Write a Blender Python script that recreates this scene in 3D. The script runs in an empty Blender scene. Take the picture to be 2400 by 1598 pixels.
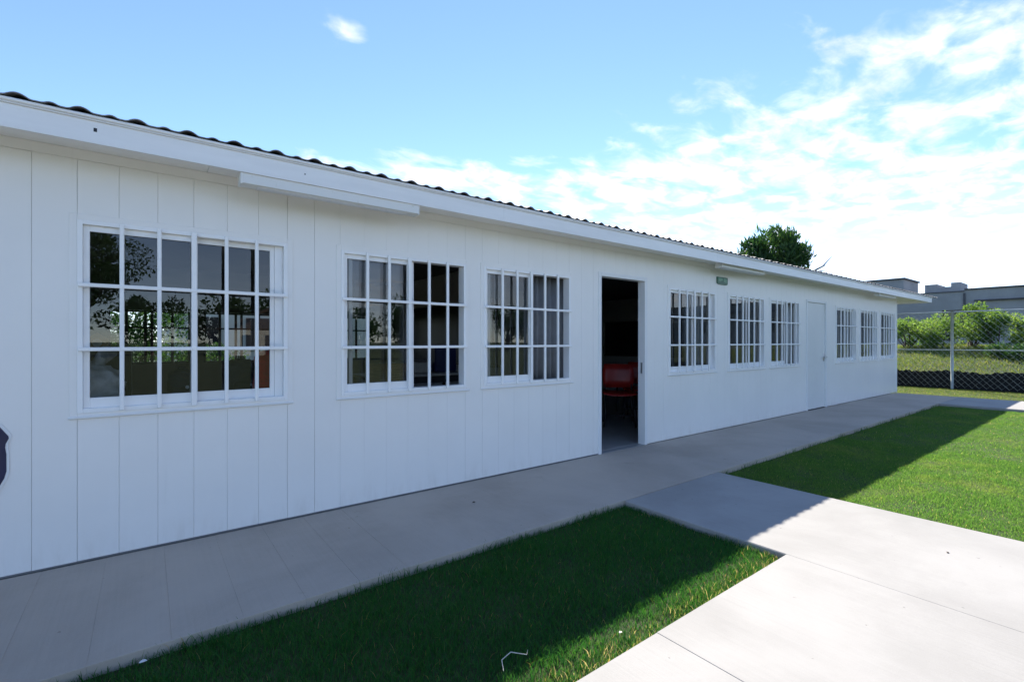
import bpy, math, random
import numpy as np
from mathutils import Vector, Matrix
random.seed(7); rng = np.random.default_rng(11)
R = math.radians
sc = bpy.context.scene
COL = sc.collection

# ------------------------------------------------------------------ camera
CAM_H, CAM_D, CAM_A = 1.33, 3.87, R(52.6)
cd = bpy.data.cameras.new('camera'); cam = bpy.data.objects.new('camera', cd); COL.objects.link(cam)
cam.location = (0, -CAM_D, CAM_H)
cam.rotation_euler = (R(90), 0, CAM_A - R(90))
cd.sensor_width = 36.0; cd.lens = 36.0 * 1121 / 2400
cd.shift_y = 0.0008
cd.clip_start = 0.05; cd.clip_end = 2000
sc.camera = cam

# ------------------------------------------------------------------ light
SUN = Vector((1.90, 1.92, 2.62)).normalized()
EXPO = 2.12
SKY_STR = 0.074
sc.view_settings.view_transform = 'Standard'; sc.view_settings.look = 'None'
sc.view_settings.gamma = 1.0; sc.view_settings.exposure = EXPO
sc.view_settings.use_curve_mapping = False
sl = bpy.data.lights.new('sun', 'SUN'); so = bpy.data.objects.new('sun', sl); COL.objects.link(so)
sl.energy = 2.4; sl.angle = R(0.53); sl.color = (1.0, 0.94, 0.84)
so.rotation_euler = SUN.to_track_quat('Z', 'Y').to_euler(); so.location = (10, 10, 20)

W = bpy.data.worlds.new('World'); sc.world = W; W.use_nodes = True
nt = W.node_tree; nt.nodes.clear()
class NB:
    """tiny node-graph helper"""
    def __init__(s, nt): s.nt = nt
    def n(s, t, **kw):
        o = s.nt.nodes.new(t)
        for k, v in kw.items(): setattr(o, k, v)
        return o
    def l(s, a, b): s.nt.links.new(a, b)
    def m(s, op, a, b=None, c=None, clamp=False):
        o = s.nt.nodes.new('ShaderNodeMath'); o.operation = op; o.use_clamp = clamp
        for i, v in enumerate((a, b, c)):
            if v is None: continue
            if isinstance(v, (int, float)): o.inputs[i].default_value = v
            else: s.l(v, o.inputs[i])
        return o.outputs[0]
    def mr(s, v, a, b, c=0.0, d=1.0, t='SMOOTHSTEP'):
        o = s.nt.nodes.new('ShaderNodeMapRange'); o.interpolation_type = t
        s.l(v, o.inputs[0]); o.inputs[1].default_value = a; o.inputs[2].default_value = b
        o.inputs[3].default_value = c; o.inputs[4].default_value = d
        return o.outputs[0]
    def noise(s, vec, scale, detail=4, rough=0.55, dist=0.0):
        o = s.nt.nodes.new('ShaderNodeTexNoise'); o.inputs['Scale'].default_value = scale
        o.inputs['Detail'].default_value = detail; o.inputs['Roughness'].default_value = rough
        o.inputs['Distortion'].default_value = dist
        if vec is not None: s.l(vec, o.inputs['Vector'])
        return o.outputs['Fac']
    def mix(s, fac, a, b):
        o = s.nt.nodes.new('ShaderNodeMix'); o.data_type = 'RGBA'
        for sock, v in ((o.inputs[0], fac), (o.inputs[6], a), (o.inputs[7], b)):
            if isinstance(v, (int, float)): sock.default_value = v
            elif isinstance(v, tuple): sock.default_value = (*v, 1) if len(v) == 3 else v
            else: s.l(v, sock)
        return o.outputs[2]
b = NB(nt)
tc = b.n('ShaderNodeTexCoord'); sep = b.n('ShaderNodeSeparateXYZ'); b.l(tc.outputs['Generated'], sep.inputs[0])
zc = b.m('ADD', b.m('MAXIMUM', sep.outputs[2], 0.0), 0.08)
u = b.m('DIVIDE', sep.outputs[0], zc); v = b.m('DIVIDE', sep.outputs[1], zc)
cv = b.n('ShaderNodeCombineXYZ'); b.l(u, cv.inputs[0]); b.l(v, cv.inputs[1])
sky = b.n('ShaderNodeTexSky'); sky.sky_type = 'NISHITA'; sky.sun_disc = False
sky.sun_elevation = math.asin(SUN.z); sky.sun_rotation = math.atan2(SUN.x, SUN.y)
sky.altitude = 3400; sky.air_density = 1.0; sky.dust_density = 0.02; sky.ozone_density = 3.2
# straight-edged cloud deck lying over the far right of the site, plus a few loose scraps
edge = b.m('ADD', b.m('SUBTRACT', u, 1.6), b.m('MULTIPLY', b.m('MAXIMUM', b.m('SUBTRACT', v, 1.6), 0.0), 1.8))
eb = b.m('MINIMUM', b.m('MAXIMUM', b.m('MULTIPLY', edge, 0.42), -0.5), 0.10)
mpc = b.n('ShaderNodeMapping'); mpc.inputs['Rotation'].default_value = (0, 0, R(25)); mpc.inputs['Scale'].default_value = (1.0, 1.45, 1); b.l(cv.outputs[0], mpc.inputs[0])
n1 = b.noise(mpc.outputs[0], 4.2, 10, 0.56, 0.35)
n2 = b.noise(cv.outputs[0], 1.1, 4, 0.5, 0.1)
n = b.m('ADD', b.m('MULTIPLY', n1, 0.82), b.m('MULTIPLY', n2, 0.26))
def scrap(cu, cvv, r, amt):
    dx = b.m('SUBTRACT', u, cu); dy = b.m('SUBTRACT', v, cvv)
    d2 = b.m('ADD', b.m('MULTIPLY', dx, dx), b.m('MULTIPLY', dy, dy))
    return b.m('MULTIPLY', b.m('POWER', 2.718, b.m('MULTIPLY', d2, -1.0 / (r * r))), amt)
sc_sum = b.m('ADD', scrap(0.42, 1.36, 0.15, 0.545), b.m('ADD', scrap(1.60, 0.44, 0.10, 0.3), scrap(0.62, 1.33, 0.05, 0.36)))
cover = b.m('ADD', n, b.m('MAXIMUM', eb, b.m('SUBTRACT', sc_sum, 0.5)))
alpha = b.mr(cover, 0.49, 0.86)
low = b.mr(sep.outputs[2], 0.30, 0.04)                       # thin veil towards the horizon
veil = b.m('MULTIPLY', low, b.mr(edge, -2.2, 0.6, 0.28, 0.55))
alpha = b.m('MULTIPLY', b.m('MAXIMUM', alpha, veil), 0.9)
shade = b.mr(b.noise(cv.outputs[0], 5.0, 5, 0.6), 0.32, 0.68, 0.72, 1.08)
ccol = b.n('ShaderNodeVectorMath', operation='SCALE'); ccol.inputs[0].default_value = (0.43, 0.412, 0.39); b.l(shade, ccol.inputs['Scale'])
bg1 = b.n('ShaderNodeBackground'); b.l(sky.outputs[0], bg1.inputs[0]); bg1.inputs[1].default_value = SKY_STR
bg2 = b.n('ShaderNodeBackground'); b.l(ccol.outputs[0], bg2.inputs[0]); bg2.inputs[1].default_value = 1.0
mx = b.n('ShaderNodeMixShader'); b.l(alpha, mx.inputs[0]); b.l(bg1.outputs[0], mx.inputs[1]); b.l(bg2.outputs[0], mx.inputs[2])
wo = b.n('ShaderNodeOutputWorld'); b.l(mx.outputs[0], wo.inputs[0])
sc.cycles.max_bounces = 8; sc.cycles.diffuse_bounces = 4; sc.cycles.transparent_max_bounces = 16
sc.cycles.caustics_reflective = False; sc.cycles.caustics_refractive = False

# ------------------------------------------------------------------ materials
def newmat(name):
    m = bpy.data.materials.new(name); m.use_nodes = True
    nb = NB(m.node_tree); p = m.node_tree.nodes['Principled BSDF']
    return m, nb, p
def objvec(nb):
    t = nb.n('ShaderNodeTexCoord'); return t.outputs['Object']
def wpos(nb):
    g = nb.n('ShaderNodeNewGeometry'); return g.outputs['Position']
def simple(name, col, rough=0.5, var=0.08, scale=3.0, bump=0.0, bscale=40.0, metal=0.0, spec=0.5, stretch=None):
    m, nb, p = newmat(name)
    vec = wpos(nb)
    if stretch:
        mp = nb.n('ShaderNodeMapping'); mp.inputs['Scale'].default_value = stretch; nb.l(vec, mp.inputs[0]); vec = mp.outputs[0]
    f = nb.mr(nb.noise(vec, scale, 6, 0.6), 0.3, 0.7)
    d = tuple(c * (1 - var) for c in col); e = tuple(min(1, c * (1 + var)) for c in col)
    nb.l(nb.mix(f, d, e), p.inputs['Base Color'])
    p.inputs['Roughness'].default_value = rough; p.inputs['Metallic'].default_value = metal
    p.inputs['Specular IOR Level'].default_value = spec
    if bump:
        bn = nb.n('ShaderNodeBump'); bn.inputs['Strength'].default_value = bump; bn.inputs['Distance'].default_value = 0.01
        nb.l(nb.noise(vec, bscale, 4, 0.6), bn.inputs['Height']); nb.l(bn.outputs[0], p.inputs['Normal'])
    return m
M = {}
m, nb, p = newmat('painted_panel'); pos = wpos(nb)
f = nb.mr(nb.noise(pos, 1.3, 6, 0.6), 0.3, 0.7); col = nb.mix(f, (0.85, 0.83, 0.80), (0.885, 0.865, 0.835))
sx_ = nb.n('ShaderNodeSeparateXYZ'); nb.l(pos, sx_.inputs[0])
mp = nb.n('ShaderNodeMapping'); mp.inputs['Scale'].default_value = (9, 9, 2.2); nb.l(pos, mp.inputs[0])
spl = nb.m('MULTIPLY', nb.mr(sx_.outputs[2], 0.22, 0.0), nb.mr(nb.noise(mp.outputs[0], 1.0, 5, 0.7, 0.3), 0.42, 0.75, 0.0, 0.22))
col = nb.mix(spl, col, (0.50, 0.44, 0.37))                       # soil splashed on the foot of the wall
mp2 = nb.n('ShaderNodeMapping'); mp2.inputs['Scale'].default_value = (16, 16, 0.7); nb.l(pos, mp2.inputs[0])
stk = nb.mr(nb.noise(mp2.outputs[0], 1.0, 4, 0.6), 0.62, 0.8, 0.0, 0.10)
col = nb.mix(stk, col, (0.62, 0.59, 0.54))                       # faint run marks
nb.l(col, p.inputs['Base Color']); p.inputs['Roughness'].default_value = 0.33; p.inputs['Specular IOR Level'].default_value = 0.5
bn = nb.n('ShaderNodeBump'); bn.inputs['Strength'].default_value = 0.10; bn.inputs['Distance'].default_value = 0.01
nb.l(nb.noise(pos, 5.0, 3, 0.5), bn.inputs['Height']); nb.l(bn.outputs[0], p.inputs['Normal']); M['panel'] = m
M['trim'] = simple('white_trim', (0.80, 0.80, 0.80), 0.35, 0.02, 2.0)
M['fascia'] = simple('fascia_paint', (0.86, 0.855, 0.845), 0.4, 0.05, 1.5, 0.04, 12, stretch=(0.6, 1, 4))
M['soffit'] = simple('soffit_board', (0.92, 0.91, 0.885), 0.6, 0.04, 2.0)
M['frame'] = simple('white_aluminium', (0.91, 0.905, 0.90), 0.25, 0.015, 4.0)
M['roof'] = simple('roof_sheet_grey', (0.20, 0.195, 0.19), 0.65, 0.45, 2.5, 0.15, 30)
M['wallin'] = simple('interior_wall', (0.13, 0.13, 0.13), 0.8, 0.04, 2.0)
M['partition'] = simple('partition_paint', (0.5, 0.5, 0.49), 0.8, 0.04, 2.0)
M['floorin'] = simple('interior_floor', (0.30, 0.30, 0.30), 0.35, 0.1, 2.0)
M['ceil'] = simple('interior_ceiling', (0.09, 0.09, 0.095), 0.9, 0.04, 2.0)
M['black'] = simple('dark_board', (0.012, 0.016, 0.03), 0.35, 0.2, 3.0)
M['blackmetal'] = simple('black_steel', (0.015, 0.015, 0.018), 0.4, 0.2, 8.0)
M['steel'] = simple('brushed_steel', (0.5, 0.5, 0.5), 0.3, 0.1, 20.0, metal=0.9)
M['galv'] = simple('galvanised_steel', (0.42, 0.46, 0.46), 0.45, 0.12, 9.0, metal=0.15)
M['wire'] = simple('galvanised_wire', (0.55, 0.58, 0.57), 0.4, 0.1, 9.0, metal=0.3)
M['navy'] = simple('navy_enamel', (0.006, 0.010, 0.06), 0.35, 0.15, 4.0)
M['green'] = simple('sign_green', (0.006, 0.105, 0.055), 0.35, 0.1, 6.0)
M['palegreen'] = simple('sign_pale_green', (0.09, 0.27, 0.165), 0.35, 0.1, 6.0)
M['red'] = simple('red_plastic', (0.42, 0.025, 0.018), 0.38, 0.1, 6.0)
M['redcloth'] = simple('red_nylon', (0.80, 0.022, 0.018), 0.6, 0.2, 10.0, 0.3, 60)
M['darkcloth'] = simple('dark_nylon', (0.02, 0.02, 0.035), 0.65, 0.3, 10.0, 0.3, 60)
M['greycloth'] = simple('grey_canvas', (0.72, 0.75, 0.78), 0.85, 0.2, 12.0, 0.3, 50)
M['curtain'] = simple('grey_curtain', (0.20, 0.205, 0.215), 0.9, 0.1, 6.0)
M['curtainlight'] = simple('pale_curtain', (0.48, 0.49, 0.50), 0.9, 0.08, 6.0)
M['wood'] = simple('tan_wood', (0.36, 0.22, 0.10), 0.5, 0.25, 6.0, stretch=(2, 2, 12))
M['brown'] = simple('brown_board', (0.05, 0.033, 0.024), 0.5, 0.25, 6.0)
M['tabletop'] = simple('laminate_top', (0.32, 0.29, 0.25), 0.35, 0.08, 5.0)
M['paper'] = simple('white_paper', (0.8, 0.8, 0.8), 0.8, 0.02, 5.0)
M['bark'] = simple('bark', (0.09, 0.065, 0.05), 0.9, 0.4, 14.0, 0.5, 30)
M['dry'] = simple('bleached_twig', (0.55, 0.52, 0.47), 0.8, 0.2, 30.0)
M['deadleaf'] = simple('dead_leaf', (0.05, 0.03, 0.022), 0.8, 0.3, 30.0)
M['render_grey'] = simple('grey_render', (0.30, 0.30, 0.305), 0.9, 0.14, 0.5, 0.2, 8)
M['render_dark'] = simple('dark_coping', (0.085, 0.085, 0.095), 0.9, 0.2, 1.0)
M['cream'] = simple('cream_render', (0.62, 0.58, 0.48), 0.9, 0.1, 0.6)
M['tile'] = simple('brown_roof', (0.10, 0.065, 0.045), 0.8, 0.3, 2.0)
M['shade_band'] = simple('shade_black', (0.006, 0.006, 0.007), 0.9, 0.3, 4.0)  # near-black that paints the shade at the fence foot
M['darkglass'] = simple('dark_window_glass', (0.012, 0.014, 0.018), 0.1, 0.1, 1.0)
M['soil'] = None

# stained lamp housing
m, nb, p = newmat('lamp_housing')
g = nb.mr(nb.noise(wpos(nb), 22, 5, 0.7, 0.4), 0.62, 0.78)
nb.l(nb.mix(g, (0.78, 0.775, 0.745), (0.56, 0.53, 0.42)), p.inputs['Base Color']); p.inputs['Roughness'].default_value = 0.45
M['lamp'] = m
# glass pane: clear sheet with real Fresnel reflection
m = bpy.data.materials.new('window_glass'); m.use_nodes = True; nb = NB(m.node_tree); m.node_tree.nodes.clear()
fr = nb.n('ShaderNodeFresnel'); fr.inputs[0].default_value = 1.62
tr = nb.n('ShaderNodeBsdfTransparent'); tr.inputs[0].default_value = (0.70, 0.735, 0.75, 1)
gl = nb.n('ShaderNodeBsdfGlossy'); gl.inputs['Roughness'].default_value = 0.004
bn = nb.n('ShaderNodeBump'); bn.inputs['Strength'].default_value = 0.012; bn.inputs['Distance'].default_value = 0.02
nb.l(nb.noise(wpos(nb), 2.2, 2, 0.5), bn.inputs['Height']); nb.l(bn.outputs[0], gl.inputs['Normal'])
ms = nb.n('ShaderNodeMixShader'); nb.l(nb.m('MULTIPLY', fr.outputs[0], 1.5, clamp=True), ms.inputs[0]); nb.l(tr.outputs[0], ms.inputs[1]); nb.l(gl.outputs[0], ms.inputs[2])
ou = nb.n('ShaderNodeOutputMaterial'); nb.l(ms.outputs[0], ou.inputs[0]); M['glass'] = m
# concrete, broom finished
def concrete(name, c0, c1, broom_axis, stain=0.5):
    m, nb, p = newmat(name); pos = wpos(nb)
    mp = nb.n('ShaderNodeMapping'); nb.l(pos, mp.inputs[0])
    mp.inputs['Scale'].default_value = (60, 1.2, 1) if broom_axis == 'y' else (1.2, 60, 1)
    big = nb.noise(pos, 0.9, 6, 0.62, 0.3); fine = nb.noise(pos, 180, 3, 0.7); br = nb.noise(mp.outputs[0], 1.0, 4, 0.6)
    f = nb.m('ADD', nb.m('MULTIPLY', big, 0.72), nb.m('ADD', nb.m('MULTIPLY', fine, 0.18), nb.m('MULTIPLY', br, 0.10)))
    col = nb.mix(nb.mr(f, 0.36, 0.64), c0, c1)
    sp = nb.mr(nb.noise(pos, 2.1, 5, 0.75, 0.6), 0.62, 0.78, 0.0, stain)
    col = nb.mix(sp, col, tuple(c * 0.62 for c in c0))
    sp2 = nb.mr(nb.noise(pos, 17, 2, 0.5), 0.735, 0.76, 0.0, 0.5)
    col = nb.mix(sp2, col, tuple(c * 0.5 for c in c0))
    nb.l(col, p.inputs['Base Color']); p.inputs['Roughness'].default_value = 0.82
    p.inputs['Specular IOR Level'].default_value = 0.3
    bn = nb.n('ShaderNodeBump'); bn.inputs['Strength'].default_value = 0.25; bn.inputs['Distance'].default_value = 0.004
    nb.l(nb.m('ADD', br, nb.m('MULTIPLY', fine, 0.6)), bn.inputs['Height']); nb.l(bn.outputs[0], p.inputs['Normal'])
    return m
M['walk'] = concrete('walk_concrete', (0.405, 0.343, 0.285), (0.50, 0.43, 0.362), 'y')
M['plaza'] = concrete('plaza_concrete', (0.30, 0.288, 0.272), (0.375, 0.36, 0.342), 'y', 0.35)
# turf soil / ground
m, nb, p = newmat('turf_ground'); pos = wpos(nb)
f = nb.mr(nb.noise(pos, 1.4, 6, 0.65), 0.35, 0.68); f2 = nb.mr(nb.noise(pos, 45, 4, 0.7), 0.3, 0.7)
c = nb.mix(f, (0.035, 0.062, 0.016), (0.075, 0.095, 0.028)); c = nb.mix(nb.m('MULTIPLY', f2, 0.6), c, (0.028, 0.032, 0.012))
nb.l(c, p.inputs['Base Color']); p.inputs['Roughness'].default_value = 0.95
bn = nb.n('ShaderNodeBump'); bn.inputs['Strength'].default_value = 0.6; bn.inputs['Distance'].default_value = 0.03
nb.l(nb.noise(pos, 60, 4, 0.7), bn.inputs['Height']); nb.l(bn.outputs[0], p.inputs['Normal']); M['soil'] = m
# leaves: colour per leaf from a point attribute, part of the light passes through
def leafmat(name, cols, trans, tw=0.45, rough=0.55, patch=None):
    m = bpy.data.materials.new(name); m.use_nodes = True; nb = NB(m.node_tree); m.node_tree.nodes.clear()
    at = nb.n('ShaderNodeAttribute'); at.attribute_name = 'rnd'
    r = nb.n('ShaderNodeValToRGB'); nb.l(at.outputs['Fac'], r.inputs[0])
    els = r.color_ramp.elements
    while len(els) < len(cols): els.new(0.5)
    for i, (pp, cc) in enumerate(cols): els[i].position = pp; els[i].color = (*cc, 1)
    col = r.outputs[0]
    if patch:
        f = nb.mr(nb.noise(wpos(nb), patch[0], 5, 0.65, 0.4), 0.50, 0.68, 0, patch[2])
        col = nb.mix(f, col, patch[1])
    pb = nb.n('ShaderNodeBsdfPrincipled'); nb.l(col, pb.inputs['Base Color']); pb.inputs['Roughness'].default_value = rough
    pb.inputs['Specular IOR Level'].default_value = 0.25
    tl = nb.n('ShaderNodeBsdfTranslucent')
    tcx = nb.n('ShaderNodeMix'); tcx.data_type = 'RGBA'; tcx.blend_type = 'MULTIPLY'; tcx.inputs[0].default_value = 1.0
    nb.l(col, tcx.inputs[6]); tcx.inputs[7].default_value = (*trans, 1); nb.l(tcx.outputs[2], tl.inputs[0])
    ms = nb.n('ShaderNodeMixShader'); ms.inputs[0].default_value = tw; nb.l(pb.outputs[0], ms.inputs[1]); nb.l(tl.outputs[0], ms.inputs[2])
    ou = nb.n('ShaderNodeOutputMaterial'); nb.l(ms.outputs[0], ou.inputs[0]); return m
M['grass'] = leafmat('grass_blades', [(0, (0.012, 0.080, 0.020)), (0.45, (0.024, 0.130, 0.030)), (0.85, (0.060, 0.180, 0.038)), (1.0, (0.30, 0.25, 0.12))], (2.6, 1.9, 1.0), 0.45)
M['lawn'] = leafmat('lawn_blades', [(0, (0.026, 0.095, 0.024)), (0.45, (0.062, 0.155, 0.038)), (0.85, (0.12, 0.22, 0.062)), (1.0, (0.42, 0.37, 0.21))], (2.7, 2.3, 1.3), 0.6, patch=(0.8, (0.19, 0.235, 0.085), 0.4))
M['straw'] = leafmat('dry_edge_grass', [(0, (0.06, 0.14, 0.025)), (0.5, (0.13, 0.20, 0.05)), (0.8, (0.30, 0.27, 0.14)), (1.0, (0.42, 0.37, 0.23))], (1.9, 1.7, 1.0), 0.5)
M['bankgrass'] = leafmat('bank_grass', [(0, (0.10, 0.17, 0.04)), (0.6, (0.17, 0.24, 0.065)), (1.0, (0.30, 0.30, 0.13))], (1.6, 1.5, 0.8), 0.4)
M['shrubleaf'] = leafmat('shrub_leaves', [(0, (0.06, 0.125, 0.035)), (0.6, (0.13, 0.21, 0.06)), (1.0, (0.22, 0.28, 0.09))], (1.8, 1.8, 0.9), 0.58)
M['darkleaf'] = leafmat('dark_leaves', [(0, (0.016, 0.045, 0.018)), (0.6, (0.034, 0.082, 0.03)), (1.0, (0.085, 0.14, 0.05))], (1.6, 1.7, 0.8), 0.42)

# ------------------------------------------------------------------ mesh helpers
WL = {}      # object -> world location of its origin (translation-only hierarchies)
def link(name, me, mat, parent=None, loc=(0, 0, 0)):
    o = bpy.data.objects.new(name, me); COL.objects.link(o)
    if mat is not None and len(me.materials) == 0: me.materials.append(mat)
    loc = Vector(loc)
    if parent is not None:
        o.parent = parent; o.location = loc - WL.get(parent, Vector((0, 0, 0)))
    else: o.location = loc
    WL[o] = loc
    return o
def tag(o, label=None, cat=None, group=None, kind=None):
    if label: o['label'] = label
    if cat: o['category'] = cat
    if group: o['group'] = group
    if kind: o['kind'] = kind
    return o
def empty(name, loc, label=None, cat=None, group=None, kind=None, rz=0.0):
    o = bpy.data.objects.new(name, None); COL.objects.link(o); o.location = loc; o.rotation_euler.z = rz
    WL[o] = Vector(loc); return tag(o, label, cat, group, kind)
def cbox(x0, x1, y0, y1, z0, z1, bv=0.0):
    """vertices and faces of a box, edges chamfered by bv"""
    lo = (x0, y0, z0); hi = (x1, y1, z1)
    if bv <= 0:
        V = [(x0, y0, z0), (x1, y0, z0), (x1, y1, z0), (x0, y1, z0), (x0, y0, z1), (x1, y0, z1), (x1, y1, z1), (x0, y1, z1)]
        return V, [(0, 3, 2, 1), (4, 5, 6, 7), (0, 1, 5, 4), (1, 2, 6, 5), (2, 3, 7, 6), (3, 0, 4, 7)]
    bv = min(bv, 0.45 * min(abs(hi[i] - lo[i]) for i in range(3)))
    V = []; idx = {}
    for c in range(8):
        s = [(c >> i) & 1 for i in range(3)]
        for a in range(3):
            p = []
            for i in range(3):
                q = hi[i] if s[i] else lo[i]
                if i != a: q += -bv if s[i] else bv
                p.append(q)
            idx[(c, a)] = len(V); V.append(tuple(p))
    F = []; ctr = Vector(((x0 + x1) / 2, (y0 + y1) / 2, (z0 + z1) / 2))
    def add(f):
        ps = [Vector(V[i]) for i in f]; nn = (ps[1] - ps[0]).cross(ps[2] - ps[0])
        cc = sum(ps, Vector()) / len(ps)
        F.append(tuple(f) if nn.dot(cc - ctr) > 0 else tuple(reversed(f)))
    for a in range(3):
        o1, o2 = [i for i in range(3) if i != a]
        for s in (0, 1):
            add([idx[((s << a) | (p << o1) | (q << o2), a)] for p, q in ((0, 0), (1, 0), (1, 1), (0, 1))])
        for p in (0, 1):
            for q in (0, 1):
                c0 = (p << o1) | (q << o2); c1 = c0 | (1 << a)
                add([idx[(c0, o1)], idx[(c0, o2)], idx[(c1, o2)], idx[(c1, o1)]])
    for c in range(8): add([idx[(c, 0)], idx[(c, 1)], idx[(c, 2)]])
    return V, F
class MB:
    def __init__(s): s.V = []; s.F = []
    def add(s, V, F):
        k = len(s.V); s.V += [tuple(p) for p in V]; s.F += [tuple(i + k for i in f) for f in F]; return s
    def box(s, *a, bv=0.0): return s.add(*cbox(*a, bv=bv))
    def tube(s, pts, rad, n=8, cap=True):
        pts = [Vector(p) for p in pts]; rr = rad if isinstance(rad, (list, tuple)) else [rad] * len(pts)
        V = []; F = []; up = None
        for i, p in enumerate(pts):
            t = (pts[min(i + 1, len(pts) - 1)] - pts[max(i - 1, 0)]).normalized()
            ref = Vector((0, 0, 1)) if abs(t.z) < 0.9 else Vector((1, 0, 0))
            a = t.cross(ref).normalized(); bb = t.cross(a)
            for k in range(n):
                an = 2 * math.pi * k / n; V.append(p + (a * math.cos(an) + bb * math.sin(an)) * rr[i])
        for i in range(len(pts) - 1):
            for k in range(n): F.append((i * n + k, i * n + (k + 1) % n, (i + 1) * n + (k + 1) % n, (i + 1) * n + k))
        if cap: F += [tuple(range(n)), tuple(range((len(pts) - 1) * n + n - 1, (len(pts) - 1) * n - 1, -1))]
        return s.add(V, F)
    def prism(s, poly, axis_from, axis_to, plane='xz'):
        n = len(poly); f = lambda a, c, w: (a, w, c) if plane == 'xz' else ((a, c, w) if plane == 'xy' else (w, a, c))
        V = [f(a, c, axis_from) for a, c in poly] + [f(a, c, axis_to) for a, c in poly]
        F = [tuple(range(n)), tuple(range(2 * n - 1, n - 1, -1))] + [(i, i + n, (i + 1) % n + n, (i + 1) % n) for i in range(n)]
        return s.add(V, F)
    def mesh(s, name, smooth=False, center=None):
        c = Vector(center) if center is not None else Vector((0, 0, 0))
        me = bpy.data.meshes.new(name); me.from_pydata([tuple(Vector(p) - c) for p in s.V], [], s.F); me.update()
        if smooth: me.polygons.foreach_set('use_smooth', [True] * len(me.polygons))
        return me
    def build(s, name, mat, parent=None, smooth=False, base=True):
        """origin at the bottom centre of the piece"""
        A = np.array(s.V); c = ((A[:, 0].min() + A[:, 0].max()) / 2, (A[:, 1].min() + A[:, 1].max()) / 2, A[:, 2].min())
        return link(name, s.mesh(name, smooth, c), mat, parent, c)
CACHE = {}
def box(name, x0, x1, y0, y1, z0, z1, mat, parent=None, bv=0.0):
    c = ((x0 + x1) / 2, (y0 + y1) / 2, (z0 + z1) / 2)
    key = (round(x1 - x0, 4), round(y1 - y0, 4), round(z1 - z0, 4), bv, mat.name)
    if key not in CACHE:
        hx, hy, hz = (x1 - x0) / 2, (y1 - y0) / 2, (z1 - z0) / 2
        CACHE[key] = MB().box(-hx, hx, -hy, hy, -hz, hz, bv=bv).mesh(name); CACHE[key].materials.append(mat)
    return link(name, CACHE[key], None, parent, c)
def np_mesh(name, V, F, rnd=None, mat=None, smooth=False):
    """V (n,3); F (m,k) constant face size"""
    me = bpy.data.meshes.new(name); n, k = F.shape
    me.vertices.add(len(V)); me.vertices.foreach_set('co', V.astype(np.float32).ravel())
    me.loops.add(n * k); me.loops.foreach_set('vertex_index', F.astype(np.int32).ravel())
    me.polygons.add(n); me.polygons.foreach_set('loop_start', np.arange(0, n * k, k, dtype=np.int32))
    me.polygons.foreach_set('loop_total', np.full(n, k, dtype=np.int32))
    if smooth: me.polygons.foreach_set('use_smooth', np.ones(n, dtype=bool))
    me.update(calc_edges=True)
    if rnd is not None:
        a = me.attributes.new('rnd', 'FLOAT', 'POINT'); a.data.foreach_set('value', rnd.astype(np.float32))
    if mat: me.materials.append(mat)
    return me

# ------------------------------------------------------------------ ground, paving
X_END, ROOF_END, DEPTH = 15.74, 17.6, 5.2
gz = -0.055
m_ = MB(); NR = 10
# ground sheet to the horizon (rings, finer near the site)
rings = [0, 8, 20, 45, 100, 250, 900]; V = [(6, 0, gz)]; F = []
for ri, r in enumerate(rings[1:]):
    for k in range(48): V.append((6 + r * math.cos(k * math.pi / 24), r * math.sin(k * math.pi / 24), gz))
for k in range(48): F.append((0, 1 + k, 1 + (k + 1) % 48))
for ri in range(len(rings) - 2):
    for k in range(48):
        a0 = 1 + ri * 48; a1 = a0 + 48; F.append((a0 + k, a1 + k, a1 + (k + 1) % 48, a0 + (k + 1) % 48))
m_.add(V, F); tag(link('ground', m_.mesh('ground'), M['soil']), 'wide level turf ground around the white classroom building', kind='structure')
WALK_Y = -1.25
walk = empty('walkway', (7, -0.6, -0.05), 'shaded grey concrete walkway running along the foot of the white wall', kind='structure')
seams = [-3.9, -2.2] + [-1.62 + 0.285 * i for i in range(11)] + [3.2, 6.9, 10.6, 13.65]
for a, c in zip(seams[:-1], seams[1:]):
    j = 0.0
    box('slab', a + j, c - j, WALK_Y, -0.004, -0.12, random.uniform(-0.0012, 0.0), M['walk'], walk, bv=0.0016)
PX0, PX1, PY = 3.2, 4.66, -2.53
path = empty('path', (3.9, -4, -0.05), 'pale concrete path leading from the walkway out into the sun', kind='structure')
box('slab', PX0 - 0.003, PX1, -6.2, WALK_Y - 0.002, -0.12, -0.004, M['plaza'], path, bv=0.006)
box('slab', PX0 + 0.004, PX1, -9.0, -6.206, -0.12, -0.005, M['plaza'], path, bv=0.012)
plaza = empty('pavement', (0, -5, -0.05), 'bright sunlit concrete pavement in front of the grass strip', kind='structure')
pj = [-5.2, -2.6, -0.6, 0.6, 1.86, 2.68, 3.196]
for a, c in zip(pj[:-1], pj[1:]):
    box('slab', a, c, -6.6, PY, -0.12, random.uniform(-0.002, 0.0), M['plaza'], plaza, bv=0.0022 if c < 2.5 else 0.0014)
endp = empty('end_path', (14.6, -4, -0.05), 'pale concrete path crossing the lawn at the far end of the building', kind='structure')
for y0, y1 in ((-9.0, -5.0), (-4.995, WALK_Y - 0.004), (WALK_Y, 0.5), (0.505, 4.5), (4.505, 9)):
    x0 = 13.655 if y1 < 0 else (13.655 if y0 < 0 else X_END + 0.02)
    box('slab', x0 if y0 < 0 else X_END + 0.02, 15.62 if y1 < 0.6 and y0 < -0.0 else 16.4, y0, y1 if y0 != WALK_Y else -0.004, -0.12, -0.003, M['plaza'] if y0 != WALK_Y else M['walk'], endp, bv=0.008)

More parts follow.
